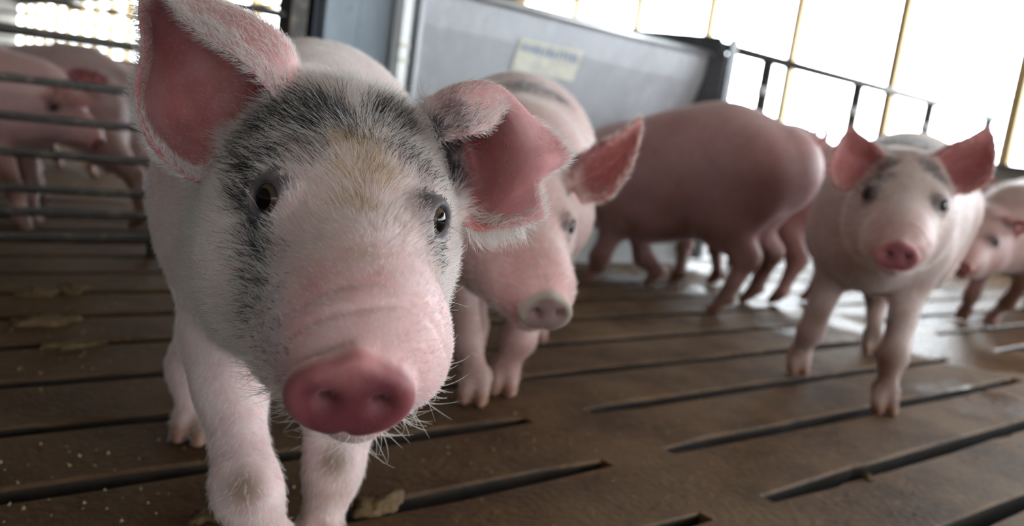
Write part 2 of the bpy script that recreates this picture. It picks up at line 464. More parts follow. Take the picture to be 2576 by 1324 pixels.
            Q[~flip] = Q[~flip][:, ::-1]
            faces.append(Q)
        return vert, np.concatenate(faces)

def smooth_mesh(v, f, it=2, lam=.5, mu=-.52):
    e = np.concatenate([f[:, [0, 1]], f[:, [1, 2]], f[:, [2, 3]], f[:, [3, 0]]])
    i, j = np.concatenate([e[:, 0], e[:, 1]]), np.concatenate([e[:, 1], e[:, 0]])
    n = len(v); deg = np.bincount(i, minlength=n).clip(1)
    for s in range(it * 2):
        m = np.stack([np.bincount(i, v[j, k], minlength=n) for k in range(3)], 1) / deg[:, None]
        v = v + (m - v) * (lam if s % 2 == 0 else mu)
    return v

def biggest(v, f):
    """keep the one connected surface"""
    lab = np.arange(len(v))
    for _ in range(400):
        m = lab[f].min(1); new = lab.copy()
        for k in range(4): np.minimum.at(new, f[:, k], m)
        new = new[new]
        if (new == lab).all(): break
        lab = new
    root = np.bincount(lab).argmax(); keep = lab == root
    mp = np.cumsum(keep) - 1
    return v[keep], mp[f[keep[f[:, 0]]]]

def catmull(p, n):
    p = np.asarray(p, float); m = len(p)
    e = np.concatenate([[2 * p[0] - p[1]], p, [2 * p[-1] - p[-2]]])
    t = np.linspace(0, m - 1, n); i = np.minimum(t.astype(int), m - 2); u = (t - i).reshape((-1,) + (1,) * (p.ndim - 1))
    a, b, c, d = e[i], e[i + 1], e[i + 2], e[i + 3]
    return .5 * (2 * b + (c - a) * u + (2 * a - 5 * b + 4 * c - d) * u * u + (3 * b - a - 3 * c + d) * u ** 3)

def ear_samples(grid, step):
    """grid[row][col] of world points, rows from base to tip; -> points, (v, u)"""
    g = np.asarray(grid, float)
    L = max(np.linalg.norm(np.diff(g, axis=0), axis=2).sum(0).max(), .01); Wd = np.linalg.norm(np.diff(g, axis=1), axis=2).sum(1).max()
    n, m = int(L / step) + 2, int(Wd / step) + 2
    a = catmull(g, n); b = catmull(a.transpose(1, 0, 2), m).transpose(1, 0, 2)
    vv, uu = np.meshgrid(np.linspace(0, 1, n), np.linspace(0, 1, m), indexing='ij')
    tv = np.gradient(b, axis=0); tu = np.gradient(b, axis=1); nn = np.cross(tv, tu); nn /= np.linalg.norm(nn, axis=2, keepdims=True) + 1e-9
    tv = tv / (np.linalg.norm(tv, axis=2, keepdims=True) + 1e-9)
    return b.reshape(-1, 3), vv.ravel(), uu.ravel(), nn.reshape(-1, 3), tv.reshape(-1, 3)

def unit(a): a = np.asarray(a, float); return a / np.linalg.norm(a)

def head_frame(eye_r, eye_l, snout):
    """eye_r, eye_l: the pig's own right and left eye; snout: disc centre. rows x (nose), y (its left), z (dorsal)"""
    o = (np.asarray(eye_r) + eye_l) / 2
    y = unit(np.asarray(eye_l) - eye_r); x = np.asarray(snout) - o; x = unit(x - y * (x @ y)); z = np.cross(x, y)
    x = x * math.cos(.16) + z * math.sin(.16); z = np.cross(x, y)      # the disc sits a little below the face line
    return o, np.stack([x, y, z])

def wrinkle(v, f, ho, hf, hs, lx):
    """creases across the top of the muzzle, behind the disc"""
    n = vnormals(v, f); L = (v - ho) @ hf.T / hs
    th = np.arctan2(L[:, 1], L[:, 2] + .045); on = (np.abs(L[:, 1]) < .07) & (L[:, 2] > -.08) & (L[:, 0] > .05)
    d = np.zeros(len(v))
    for x0, a, w, dep, wid in ((.136, .010, .0022, .0018, 1.5), (.124, .016, .0026, .0015, 1.2)):
        xc = (x0 - a * th * th) * lx + .0015 * np.sin(th * 5 + x0 * 300)
        d += dep * np.exp(-((L[:, 0] - xc) / w) ** 2) * np.exp(-(th / wid) ** 4)
    return v - n * (d * on * hs)[:, None]

def build_pig(S):
    """S: dict of world-space landmarks. Returns local mesh arrays and frames."""
    rump, sh = np.asarray(S['rump'], float), np.asarray(S['sh'], float)
    sc = S.get('scale', 1.0)
    hx = sh - rump; hx[2] = 0; hx = unit(hx); hy = np.array([-hx[1], hx[0], 0]); R = np.stack([hx, hy, [0, 0, 1.0]])
    org = (rump + sh) / 2; org[2] = 0
    T = lambda p: (np.asarray(p, float) - org) @ R.T           # world -> pig
    D = lambda v: np.asarray(v, float) @ R.T
    rump, sh = T(rump), T(sh)
    ho, hf = S['head']; ho = T(ho); hf = hf @ R.T; hs = S.get('hs', 1.0) * sc
    if S.get('disc') is not None: S['lx'] = float((T(S['disc']) - ho) @ hf[0]) / hs / .160
    lx = S.get('lx', 1.0)
    Hd = lambda x, y, z: ho + hs * (hf[0] * (x * lx if x > 0 else x) + hf[1] * y + hf[2] * z)
    ears = [ear_samples(T(g), S.get('fine', .004) * .45) for g in S['ears']]
    # bounds
    allp = [rump + [-.2 * sc, 0, 0], rump + [0, .2 * sc, .2 * sc], rump + [0, -.2 * sc, 0], sh + [0, .2 * sc, .2 * sc], sh + [0, -.2 * sc, 0], Hd(.21, 0, 0), Hd(-.1, .12, .08), Hd(-.1, -.12, -.15)]
    for e in ears: allp += [e[0].min(0) - .01, e[0].max(0) + .01]
    legs = {k: [T(p) for p in v[0]] for k, v in S['legs'].items()}
    for v in legs.values(): allp += [p + [.06, .05, 0] for p in v] + [p - [.06, .05, 0] for p in v]
    allp = np.array(allp); lo, hi = allp.min(0), allp.max(0); lo[2] = -.012
    hp = np.array([Hd(.20, 0, 0), Hd(.1, 0, -.11), Hd(-.1, .11, .06), Hd(-.1, -.11, .06), Hd(-.08, .1, -.13), Hd(-.08, -.1, -.13)] + [q for e in ears for q in (e[0].min(0) - .008, e[0].max(0) + .008)])
    f0, f1 = hp.min(0), hp.max(0)
    fine, coarse = S.get('fine', .004), S.get('coarse', .009)
    Fd = Field(*[axis_coords(lo[i], hi[i], f0[i], f1[i], fine, coarse) for i in range(3)])
    # trunk
    mid = (rump + sh) / 2; q = S.get('fat', 1.0) * sc
    tr = [rump + np.array([-.035 * sc, 0, -.015 * sc]), rump * .72 + sh * .28 + [0, 0, .016 * sc], mid + [0, 0, .004 * sc], sh * .75 + rump * .25 + [0, 0, -.004 * sc], sh + [.02 * sc, 0, 0]]
    Fd.chain(tr, [.118 * q, .133 * q, .140 * q, .137 * q, .124 * q], .06 * sc)
    Fd.cone(mid + [-.06 * sc, 0, -.045 * sc], sh + [-.06 * sc, 0, -.06 * sc], .115 * q, .112 * q, .06 * sc)     # belly
    nb = Hd(-.085, 0, -.055)
    Fd.cone(sh + [.03 * sc, 0, .005 * sc], nb, .112 * q, .083 * hs, .06 * sc)                                   # neck
    Fd.cone(sh + [.05 * sc, 0, -.06 * sc], Hd(-.07, 0, -.095), .085 * q, .055 * hs, .05 * sc)                   # throat
    # legs
    for nm, pts in legs.items():
        w = S['legs'][nm][1]; rs = [a * sc for a in w]
        Fd.chain(pts[:-1], rs, .028 * sc)
        if nm[0] == 'h':
            side = 1 if nm[1] == 'l' else -1
            Fd.ell((pts[0] * .6 + pts[1] * .4) + [-.01 * sc, side * .012 * sc, .015 * sc], (.105 * sc, .062 * sc, .125 * sc), None, .05 * sc)
        fet, foot = pts[-2], pts[-1]
        d = foot - fet; fwd = np.array([1.0, 0, 0]); turn = S.get('toe', {}).get(nm)
        if turn is not None: fwd = unit(D(np.append(turn, 0)) if len(turn) == 2 else D(turn))
        lat = np.array([-fwd[1], fwd[0], 0])
        for t in (-1, 1):                                     # two toes and two dew claws
            a = fet + lat * t * .009 * sc + [0, 0, -.004 * sc]
            b = foot + lat * t * .0135 * sc + fwd * .012 * sc + [0, 0, .012 * sc]
            Fd.cone(a, b, .019 * sc, .0125 * sc, .008 * sc)
            Fd.cone(b, b + fwd * .016 * sc + [0, 0, -.007 * sc], .0125 * sc, .0065 * sc, .004 * sc)
            c = fet - fwd * .017 * sc + lat * t * .014 * sc
            Fd.cone(c, c - fwd * .008 * sc + [0, 0, -.014 * sc], .0085 * sc, .0045 * sc, .006 * sc)
    # head
    jd = S.get('jowl_shift', 0.0)
    k = .035 * hs; X = lambda c, r, kk=k, mode='u', fr=hf: Fd.ell(Hd(*c), [a * hs for a in r], fr, kk * 1.0, mode)
    X((-.062, 0, -.028), (.085, .074, .068))                  # skull
    X((-.030, 0, -.030), (.070, .062, .052))                  # brow
    X((-.118, 0, -.008), (.058, .062, .060))                  # poll
    for t in (-1, 1):
        X((-.045, .047 * t + jd, -.070), (.066, .042, .062))       # jowl
        X((-.008, .048 * t, .004), (.026, .015, .014), .02 * hs)   # brow ridge
        X((.035, .030 * t + jd * .8, -.060), (.070, .028, .040), .03 * hs)   # cheek towards the lip
    Fd.cone(Hd(-.01, 0, -.036), Hd(.120, 0, -.020), .058 * hs, .036 * hs, .03 * hs)          # snout
    X((.096, 0, -.028), (.052, .042, .036), .03 * hs)                                         # muzzle
    for t in (-1, 1): X((.088, .027 * t, -.040), (.048, .025, .027), .02 * hs)               # lips
    Fd.cone(Hd(-.05, 0, -.105), Hd(.105, 0, -.066), .052 * hs, .022 * hs, .03 * hs)          # lower jaw
    Fd.cone(Hd(.04, 0, -.078), Hd(.118, 0, -.068), .030 * hs, .019 * hs, .012 * hs)          # chin
    for t in (-1, 1):                                                                          # mouth line
        Fd.cone(Hd(.132, .012 * t, -.066), Hd(.045, .056 * t, -.073), .003 * hs, .0025 * hs, .006 * hs, 'c')
    # disc
    ta = S.get('disc_tilt', .10)
    dn = unit(hf[0] * math.cos(ta) + hf[2] * math.sin(ta)); dz = unit(hf[2] - dn * (hf[2] @ dn)); dy = np.cross(dz, dn)
    dc = Hd(.162, 0, -.028) if S.get('disc') is None else T(S['disc'])
    sl, (w_, u_, v_) = Fd.local(dc, .06 * hs, np.stack([dn, dy, dz]))
    th = np.arctan2(v_, u_); rad = np.sqrt(u_ * u_ + v_ * v_)
    su, cu = np.sin(th), np.cos(th)
    rr_ = .0305 + .0035 * np.abs(cu) ** 3 - .0085 * np.maximum(su, 0) ** 1.5 + .0055 * np.exp(-((th - math.pi / 2) / .38) ** 2) - .0055 * np.maximum(-su, 0) ** 2 - .0045 * np.exp(-((th + math.pi / 2) / .13) ** 2)
    e1 = rad - rr_ * hs; e2 = np.abs(w_ + .004 * hs) - .010 * hs + .004 * np.maximum(0, rad / (.034 * hs)) ** 2 * hs * .6
    rnd = .0055 * hs
    d = np.sqrt(np.maximum(e1 + rnd, 0) ** 2 + np.maximum(e2 + rnd, 0) ** 2) + np.minimum(np.maximum(e1, e2) + rnd, 0) - rnd
    Fd.blend(sl, d.astype(np.float32), .010 * hs)
    for t in (-1, 1):
        c = dc + dy * .0135 * t * hs + dz * .001 * hs
        Fd.cone(c + dn * .012 * hs, c - dn * .012 * hs + dz * .004 * hs, .0042 * hs, .0030 * hs, .006 * hs, 'c')
        Fd.ell(c + dn * .0085 * hs + dy * .003 * t * hs - dz * .003 * hs, (.0045 * hs, .0075 * hs, .0045 * hs), np.stack([dn, dy, dz]), .006 * hs, 'c')
    # eyes: socket and lids
    eyes = []
    def probe(p):
        g = []
        for a in range(3):
            ax = Fd.ax[a]; i0 = int(np.clip(np.searchsorted(ax, p[a]) - 1, 0, len(ax) - 2)); g.append((i0, float((p[a] - ax[i0]) / (ax[i0 + 1] - ax[i0]))))
        (i, a), (j, b), (l, c) = g; q = Fd.V[i:i + 2, j:j + 2, l:l + 2]
        q = q[0] * (1 - a) + q[1] * a; q = q[0] * (1 - b) + q[1] * b; return q[0] * (1 - c) + q[1] * c
    for t, nm in ((-1, 'eye_r'), (1, 'eye_l')):
        out = unit(hf[1] * t * .72 + hf[0] * .60 + hf[2] * .18)
        if nm in S:
            st = T(CC); dr = unit(T(S[nm]) - st); st = st + dr * (np.linalg.norm(T(S[nm]) - st) - .06)
        else:
            st = Hd(.01, .052 * t, .0) + out * .06; dr = -out
        for _ in range(240):
            if probe(st) < 0: break
            st = st + dr * .0006
        c = st
        e_up = unit(hf[2] * .96 - hf[0] * .25 - out * ((hf[2] * .96 - hf[0] * .25) @ out)); e_rt = np.cross(e_up, out)
        fr = np.stack([out, e_rt, e_up])
        Fd.ell(c - out * .004 * hs, (.0115 * hs, .0175 * hs, .0165 * hs), fr, .012 * hs)
        Fd.ell(c + out * .004 * hs, (.0140 * hs, .0108 * hs, .0104 * hs), fr, .003 * hs, 'c')
        eyes.append((c - out * .0062 * hs, .0125 * hs, out))
    # ears
    for (p, vv, uu, nn, tv), thk in zip(ears, S.get('ear_t', [.0026, .0026])):
        edge = np.minimum(np.minimum(uu, 1 - uu) / .10, (1 - vv) / .10).clip(0, 1)
        Fd.splat(p, thk * (.80 + .20 * edge) + .004 * np.exp(-vv / .10), S.get('ear_k', .010))
    # level ground
    sl, pt = Fd.sub((lo[0], lo[1], -.03), (hi[0], hi[1], .02))
    Fd.V[sl] = np.maximum(Fd.V[sl], .0008 - pt[2])
    v, f = Fd.mesh(); v, f = biggest(v, f); v = smooth_mesh(v, f, S.get('smooth', 2))
    v = wrinkle(v, f, ho, hf, hs, lx)
    return dict(v=v, f=f, T=T, R=R, org=org, Hd=Hd, ho=ho, hf=hf, hs=hs, ears=ears, eyes=eyes, dc=dc, dn=dn, dy=dy, dz=dz, legs=legs, sc=sc, rump=rump, sh=sh)

def vnormals(v, f):
    n = np.cross(v[f[:, 2]] - v[f[:, 0]], v[f[:, 3]] - v[f[:, 1]]); out = np.zeros_like(v)
    for k in range(4):
        for c in range(3): out[:, c] += np.bincount(f[:, k], n[:, c], minlength=len(v))
    return out / (np.linalg.norm(out, axis=1, keepdims=True) + 1e-12)

def vnoise(p, scale, seed=0):
    """cheap smooth value noise, about -1..1"""
    r = np.random.default_rng(seed); o = np.zeros(len(p))
    for i in range(7):
        k = unit(r.normal(size=3)) * scale * r.uniform(.6, 1.7); o += np.sin(p @ k + r.uniform(0, 6.28) + 1.3 * np.sin(p @ (unit(r.normal(size=3)) * scale * .8)))
    return o / 3.2

def mixc(c, c2, w): w = np.clip(w, 0, 1)[:, None]; return c * (1 - w) + np.asarray(c2) * w

def near_ear(B, n):
    """per vertex: ear index, v, u, side(+1 inside the cup), direction; -1 where not on an ear"""
    v = B['v']; idx = np.full(len(v), -1); V = np.zeros(len(v)); U = np.zeros(len(v)); sd = np.zeros(len(v)); dr = np.zeros((len(v), 3))
    for i, (p, vv, uu, nn, tv) in enumerate(B['ears']):
        kd = KDTree(len(p[::2]));
        for j, q in enumerate(p[::2]): kd.insert(q, j)
        kd.balance()
        lo, hi = p.min(0) - .006, p.max(0) + .006
        sgn = 1.0 if (nn[vv > .3] @ B['hf'][0]).mean() > 0 else -1.0        # the cup looks the way the nose points
        cand = np.nonzero(((v > lo) & (v < hi)).all(1))[0]
        for c in cand:
            _, j, dist = kd.find(v[c])
            if dist < .0065:
                j *= 2; idx[c] = i; V[c] = vv[j]; U[c] = uu[j]; sd[c] = sgn * (n[c] @ nn[j]); dr[c] = tv[j]
    return idx, V, U, sd, dr

SKIN = mat('pig skin', attr='skin', rough=.55, spec=.35, sss=.30, noise=[(60, (.90, .80, .78, 1), .45, .75, 5), (9, (.92, .82, .80, 1), .45, .7, 4)], bump=(260, .10))
eye_mat = mat('pig eye', (.004, .003, .003), .05, spec=.25)
iris_mat = mat('pig iris', (.07, .045, .032), .10, spec=.25)
lash_mat = None
def hair_material():
    m = bpy.data.materials.new('pig bristle'); m.use_nodes = True; N, L = m.node_tree.nodes, m.node_tree.links
    b = N['Principled BSDF']; a = N.new('ShaderNodeAttribute'); a.attribute_name = 'tint'
    L.new(a.outputs['Color'], b.inputs['Base Color']); b.inputs['Roughness'].default_value = .42; b.inputs['Specular IOR Level'].default_value = .35
    t = N.new('ShaderNodeBsdfTranslucent'); L.new(a.outputs['Color'], t.inputs[0])
    mx = N.new('ShaderNodeMixShader'); mx.inputs[0].default_value = .35
    L.new(b.outputs[0], mx.inputs[1]); L.new(t.outputs[0], mx.inputs[2]); L.new(mx.outputs[0], N['Material Output'].inputs[0])
    return m
HAIR = hair_material()

def add_hair(root, name, pos, rad, tint):
    """pos (n, k, 3) in the pig's frame; rad (k,) ; tint (n, 3)"""
    n, k = pos.shape[:2]
    hc = bpy.data.hair_curves.new(name); hc.add_curves([k] * n)
    hc.attributes['position'].data.foreach_set('vector', pos.astype(np.float32).ravel())
    r = hc.attributes.new('radius', 'FLOAT', 'POINT'); r.data.foreach_set('value', np.broadcast_to(rad, (n, k)).astype(np.float32).ravel())
    t = hc.attributes.new('tint', 'FLOAT_COLOR', 'CURVE'); t.data.foreach_set('color', np.c_[tint, np.ones(n)].astype(np.float32).ravel())
    hc.materials.append(HAIR)
    o = bpy.data.objects.new(name, hc); col.objects.link(o); o.parent = root; o['kind'] = 'stuff'
    return o

def strands(p, n, flow, length, lift, curl, r, k=5):
    """roots p, normals n, tangential flow, per-strand length and lift -> (m, k, 3)"""
    m = len(p); t = flow - n * (flow * n).sum(1, keepdims=True); t /= np.linalg.norm(t, axis=1, keepdims=True) + 1e-9
    s = np.cross(n, t); side = r.normal(0, curl, (m, 1))
    out = np.zeros((m, k, 3)); out[:, 0] = p - n * .0008; pt = p.copy()
    for i in range(1, k):
        a = lift * (1 - .55 * i / k)
        d = t * np.cos(a)[:, None] + n * np.sin(a)[:, None] + s * side * (.4 + i / k)
        d /= np.linalg.norm(d, axis=1, keepdims=True)
        pt = pt + d * (length / (k - 1))[:, None]; out[:, i] = pt
    return out

def pick(v, f, weight, n, r):
    a = np.linalg.norm(np.cross(v[f[:, 2]] - v[f[:, 0]], v[f[:, 3]] - v[f[:, 1]]), axis=1) * weight[f].mean(1)
    c = np.cumsum(a); q = np.searchsorted(c, r.uniform(0, c[-1], n)).clip(0, len(f) - 1)
    w = r.dirichlet((1, 1, 1, 1), n)
    return q, w

def finish_pig(S, B, colour, label, name='pig', hair=None, tail=None):
    root = empty(name, tuple(B['org']), math.atan2(B['R'][0][1], B['R'][0][0]))
    v, f = B['v'], B['f']
    me = bpy.data.meshes.new(name + '_body')
    me.vertices.add(len(v)); me.vertices.foreach_set('co', v.astype(np.float32).ravel())
    me.loops.add(f.size); me.loops.foreach_set('vertex_index', f.astype(np.int32).ravel())
    me.polygons.add(len(f)); me.polygons.foreach_set('loop_start', (np.arange(len(f)) * 4).astype(np.int32))
    me.update(calc_edges=True); me.validate()
    a = me.color_attributes.new('skin', 'FLOAT_COLOR', 'POINT')
    a.data.foreach_set('color', np.c_[np.clip(colour, 0, 1), np.ones(len(v))].astype(np.float32).ravel())
    obj('body', me, SKIN, root, True)
    for c, r, out in B['eyes']:
        b = MB(); n = 14; vs_, fs_ = [], []
        a1 = unit(np.cross(out, [0, 0, 1.0])); a2 = np.cross(out, a1)
        for i in range(n + 1):
            th = math.pi * i / n
            for j in range(20):
                ph = 2 * math.pi * j / 20; vs_.append(c + r * (out * math.cos(th) + (a1 * math.cos(ph) + a2 * math.sin(ph)) * math.sin(th)))
        for i in range(n):
            for j in range(20): fs_.append((i * 20 + j, i * 20 + (j + 1) % 20, (i + 1) * 20 + (j + 1) % 20, (i + 1) * 20 + j))
        b.add(vs_, fs_); e = b.build('eye', iris_mat, root, True)
        p = MB(); vs_, fs_ = [], []
        for i in range(5):
            th = .56 * i / 4
            for j in range(20):
                ph = 2 * math.pi * j / 20; vs_.append(c + (r + .0005) * (out * math.cos(th) + (a1 * math.cos(ph) + a2 * math.sin(ph)) * math.sin(th)))
        for i in range(4):
            for j in range(20): fs_.append((i * 20 + j, i * 20 + (j + 1) % 20, (i + 1) * 20 + (j + 1) % 20, (i + 1) * 20 + j))
        p.add(vs_, fs_).build('pupil', eye_mat, e, True)
    if tail is not None:
        MB().tube(list(catmull([B['T'](t) for t in tail], 24)), list(np.linspace(.011, .004, 24) * B['sc']), 8).build('tail', mat('tail skin', (.60, .36, .33), .55, sss=.2), root, True)
    tag(root, label, 'pig', 'pigs in the barn')
    return root

def leg_fore(top, foot, sc=1.0, fwd=(1, 0), lift=0.0):
    """top: elbow joint, foot: on the ground; world points"""
    top = np.asarray(top, float); foot = np.asarray(foot, float).copy(); foot[2] = lift
    fw = np.array([fwd[0], fwd[1], 0.0])
    car = top * .42 + foot * .58 + fw * .008 * sc; fet = foot + np.array([0, 0, .048 * sc]) - fw * .006 * sc
    up = top + np.array([0, 0, .07 * sc]) + fw * .03 * sc
    return [up, top, car, fet, foot], [.068, .035, .0245, .0185]

def leg_hind(hip, foot, sc=1.0, fwd=(1, 0), lift=0.0):
    hip = np.asarray(hip, float); foot = np.asarray(foot, float).copy(); foot[2] = lift
    fw = np.array([fwd[0], fwd[1], 0.0])
    kn = hip * .55 + foot * .45 + fw * .045 * sc; kn[2] = hip[2] - (hip[2] - foot[2]) * .36
    hk = hip * .30 + foot * .70 - fw * .045 * sc; hk[2] = foot[2] + .155 * sc
    fet = foot + np.array([0, 0, .048 * sc]) - fw * .012 * sc
    return [hip, kn, hk, fet, foot], [.098, .066, .028, .0190]

def std_legs(S, feet):
    """feet: fr fl hr hl ground points (x, y); joints follow from trunk ends"""
    rump, sh = np.asarray(S['rump'], float), np.asarray(S['sh'], float); sc = S.get('scale', 1.0)
    hx = sh - rump; hx[2] = 0; hx = unit(hx); hy = np.array([-hx[1], hx[0], 0])
    out = {}
    for k, p in feet.items():
        t = 1 if k[1] == 'l' else -1
        p = np.array([p[0], p[1], 0.0])
        if k[0] == 'f':
            top = sh + hy * t * .075 * sc + hx * (-.01 * sc); top[2] = sh[2] - .125 * sc
            out[k] = leg_fore(top, p, sc, hx[:2])
        else:
            hip = rump + hy * t * .070 * sc + hx * .01 * sc; hip[2] = rump[2] - .02 * sc
            out[k] = leg_hind(hip, p, sc, hx[:2])
    S['legs'] = out

def hoof_dirt(B, c, v, dirt=(.26, .13, .07), top=.16, w=.8):
    z = v[:, 2] / B['sc']; c = mixc(c, dirt, w * np.clip((top - z) / (top * .55), 0, 1) * np.clip(.72 + .5 * vnoise(v, 40, 5), 0, 1))
    return mixc(c, (.22, .10, .05), np.clip((.028 - z) / .012, 0, 1) * .85)

def face_colours(B, c, v, n, disc=(.50, .17, .18), muzzle=(.68, .38, .37), mz=.75):
    L = (v - B['ho']) @ B['hf'].T / B['hs']
    m = np.clip((L[:, 0] - .045) / .06, 0, 1) * np.clip((.062 - np.abs(L[:, 1])) / .02, 0, 1) * np.clip((L[:, 2] + .085) / .03, 0, 1) * (L[:, 2] < .08)
    c = mixc(c, muzzle, mz * m)
    d = v - B['dc']; w_ = d @ B['dn'] / B['hs']; rad = np.linalg.norm(d - np.outer(d @ B['dn'], B['dn']), axis=1) / B['hs']
    md = np.clip((w_ + .008) / .006, 0, 1) * (rad < .045)
    c = mixc(c, np.array(disc) * [1.25, 1.5, 1.4], md); c = mixc(c, np.array(disc) * [.55, .38, .46], md * np.clip((w_ - .000) / .004, 0, 1) * np.clip((.031 - rad) / .009, 0, 1) * .85)  # darker centre and paler rim put the disc's shading into its colour
    for t in (-1, 1):
        q = B['dc'] + B['dy'] * .0135 * t * B['hs']
        c = mixc(c, (.16, .05, .055), np.clip(1.1 - np.linalg.norm(v - q, axis=1) / (.0095 * B['hs']), 0, 1) * .9)
    for e, r, out in B['eyes']:
        c = mixc(c, (.10, .07, .075), np.clip(1.9 - np.linalg.norm(v - e, axis=1) / (r * 1.15), 0, 1) * .85)
    return c, L, md

def head_from(mid, disc, roll=0.0):
    """head frame from the point between the eyes and the disc; roll tips it about the nose"""
    mid, disc = np.asarray(mid, float), np.asarray(disc, float)
    x = unit(disc - mid); y = unit(np.cross([0, 0, 1.0], x)); z = np.cross(x, y)
    y = y * math.cos(roll) + z * math.sin(roll); z = np.cross(x, y)
    x = x * math.cos(.16) + z * math.sin(.16); z = np.cross(x, y)
    return mid, np.stack([x, y, z])

def gen_ear(head, t, up=.55, fwd=.25, out=.75, size=1.0):
    """a plain cupped ear; t = +1 its left"""
    o, f = head; A = lambda x, y, z: o + size * (f[0] * x + f[1] * y * t + f[2] * z)
    d = unit([fwd * .6, out, up]); b = np.array([-.105, .050, .022]); w = unit(np.cross(d, [.9, 0, -.3])); w = w if w[2] > 0 else -w
    nrm = unit(np.cross(d, w)); nrm = nrm if nrm[0] > 0 else -nrm
    rows = []
    for k, (l, wd, cup) in enumerate(((0, .036, .010), (.045, .050, .024), (.09, .044, .020), (.125, .026, .010), (.145, .008, .002))):
        c = b + d * l - w * l * .10
        rows.append([A(*(c + w * wd * q - nrm * cup * (1 - q * q) + nrm * .004)) for q in (-1, -.5, 0, .5, 1)])
    return np.array(rows)

# ------------------------------------------------------------------ the pig at the front
eyeR, eyeL = P(676, 500, .574), P(1096, 556, .611)
sno = P(882, 1000, .448)
S1 = dict(rump=Pz(800, 1.36, .375), sh=Pz(728, .93, .345), head=head_frame(eyeR, eyeL, P(882, 1003, .447)), lx=1.08, fine=.0024, coarse=.007, smooth=2,
          disc=P(882, 1003, .447), disc_tilt=-.10, ear_k=.012, jowl_shift=-.010)
hx1 = unit(S1['sh'] - S1['rump'])[:2]
S1['legs'] = {
    'fr': ([P(590, 850, .90), P(580, 980, .865), P(622, 1235, .80), P(668, 1345, .82), G(690, 1412)], [.056, .030, .0265, .0205]),
    'fl': ([P(850, 880, .95), P(855, 1060, .935), P(838, 1180, .925), P(805, 1330, .925), G(800, 1385)], [.060, .032, .026, .0205]),
    'hr': ([Pz(660, 1.30, .33), Pz(585, 1.14, .22), P(478, 925, 1.17), P(484, 1050, 1.15), G(488, 1102)], [.09, .06, .026, .018]),
    'hl': ([Pz(880, 1.38, .34), Pz(880, 1.30, .22), Pz(885, 1.47, .145), Pz(880, 1.46, .05), Pz(880, 1.45, 0)], [.09, .06, .03, .0215]),
}
S1['toe'] = {k: (-CF[0], -CF[1]) for k in S1['legs']}
def pg(rows): return np.array([[P(*c) for c in r] for r in rows])
# columns: rolled front rim, its crest, back of the cup ... rear rim ; rows: base to outer edge
ear_a = pg([
    [(712, 285, .655), (752, 225, .685), (700, 255, .735), (650, 330, .730), (615, 390, .700), (585, 425, .660)],
    [(672, 218, .642), (722, 118, .665), (650, 170, .750), (580, 285, .758), (545, 375, .722), (535, 448, .662)],
    [(592, 140, .638), (642, 50, .665), (545, 110, .755), (485, 235, .762), (452, 345, .730), (487, 455, .668)],
    [(490, 72, .652), (522, -4, .675), (440, 45, .735), (410, 170, .742), (388, 300, .718), (425, 414, .675)],
    [(372, -60, .690), (372, -70, .693), (352, 20, .697), (360, 120, .700), (341, 245, .690), (376, 360, .680)]])
ear_b = pg([
    [(1120, 335, .640), (1085, 262, .668), (1120, 330, .725), (1150, 430, .730), (1150, 500, .702), (1160, 545, .655)],
    [(1178, 335, .634), (1140, 224, .660), (1185, 330, .735), (1205, 430, .742), (1212, 500, .712), (1200, 577, .655)],
    [(1232, 318, .648), (1210, 210, .662), (1255, 325, .700), (1270, 430, .706), (1262, 505, .694), (1262, 573, .660)],
    [(1275, 268, .666), (1272, 235, .667), (1318, 345, .668), (1338, 420, .662), (1308, 490, .682), (1320, 563, .665)],
    [(1335, 305, .672), (1345, 308, .673), (1402, 348, .676), (1428, 400, .668), (1358, 452, .672), (1366, 545, .668)]])
S1['ears'] = [ear_a, ear_b]
S1['eye_r'], S1['eye_l'] = eyeR, eyeL
B1 = build_pig(S1)

def on_skin(B, px, py):
    """the surface point the photograph shows at a pixel, in the pig's frame"""
    o = B['T'](CC); d = unit(ray(px, py)) @ B['R'].T
    q = B['v'] - o; t = q @ d; r = np.linalg.norm(q - np.outer(t, d), axis=1)
    ok = np.nonzero(r < .005)[0]
    if len(ok) == 0: return o + d * .6
    i = ok[np.argmin(t[ok])]; return B['v'][i]

def blobs(B, v, spots, soft=.45, wob=.25, seed=1):
    """0..1 mask of soft patches; spots (px, py, radius in metres)"""
    m = np.zeros(len(v)); nz = vnoise(v, 170, seed)
    for px, py, r in spots:
        d = np.linalg.norm(v - on_skin(B, px, py), axis=1) / r + wob * nz
        m = np.maximum(m, np.clip((1 + soft - d) / (2 * soft), 0, 1))
    return m

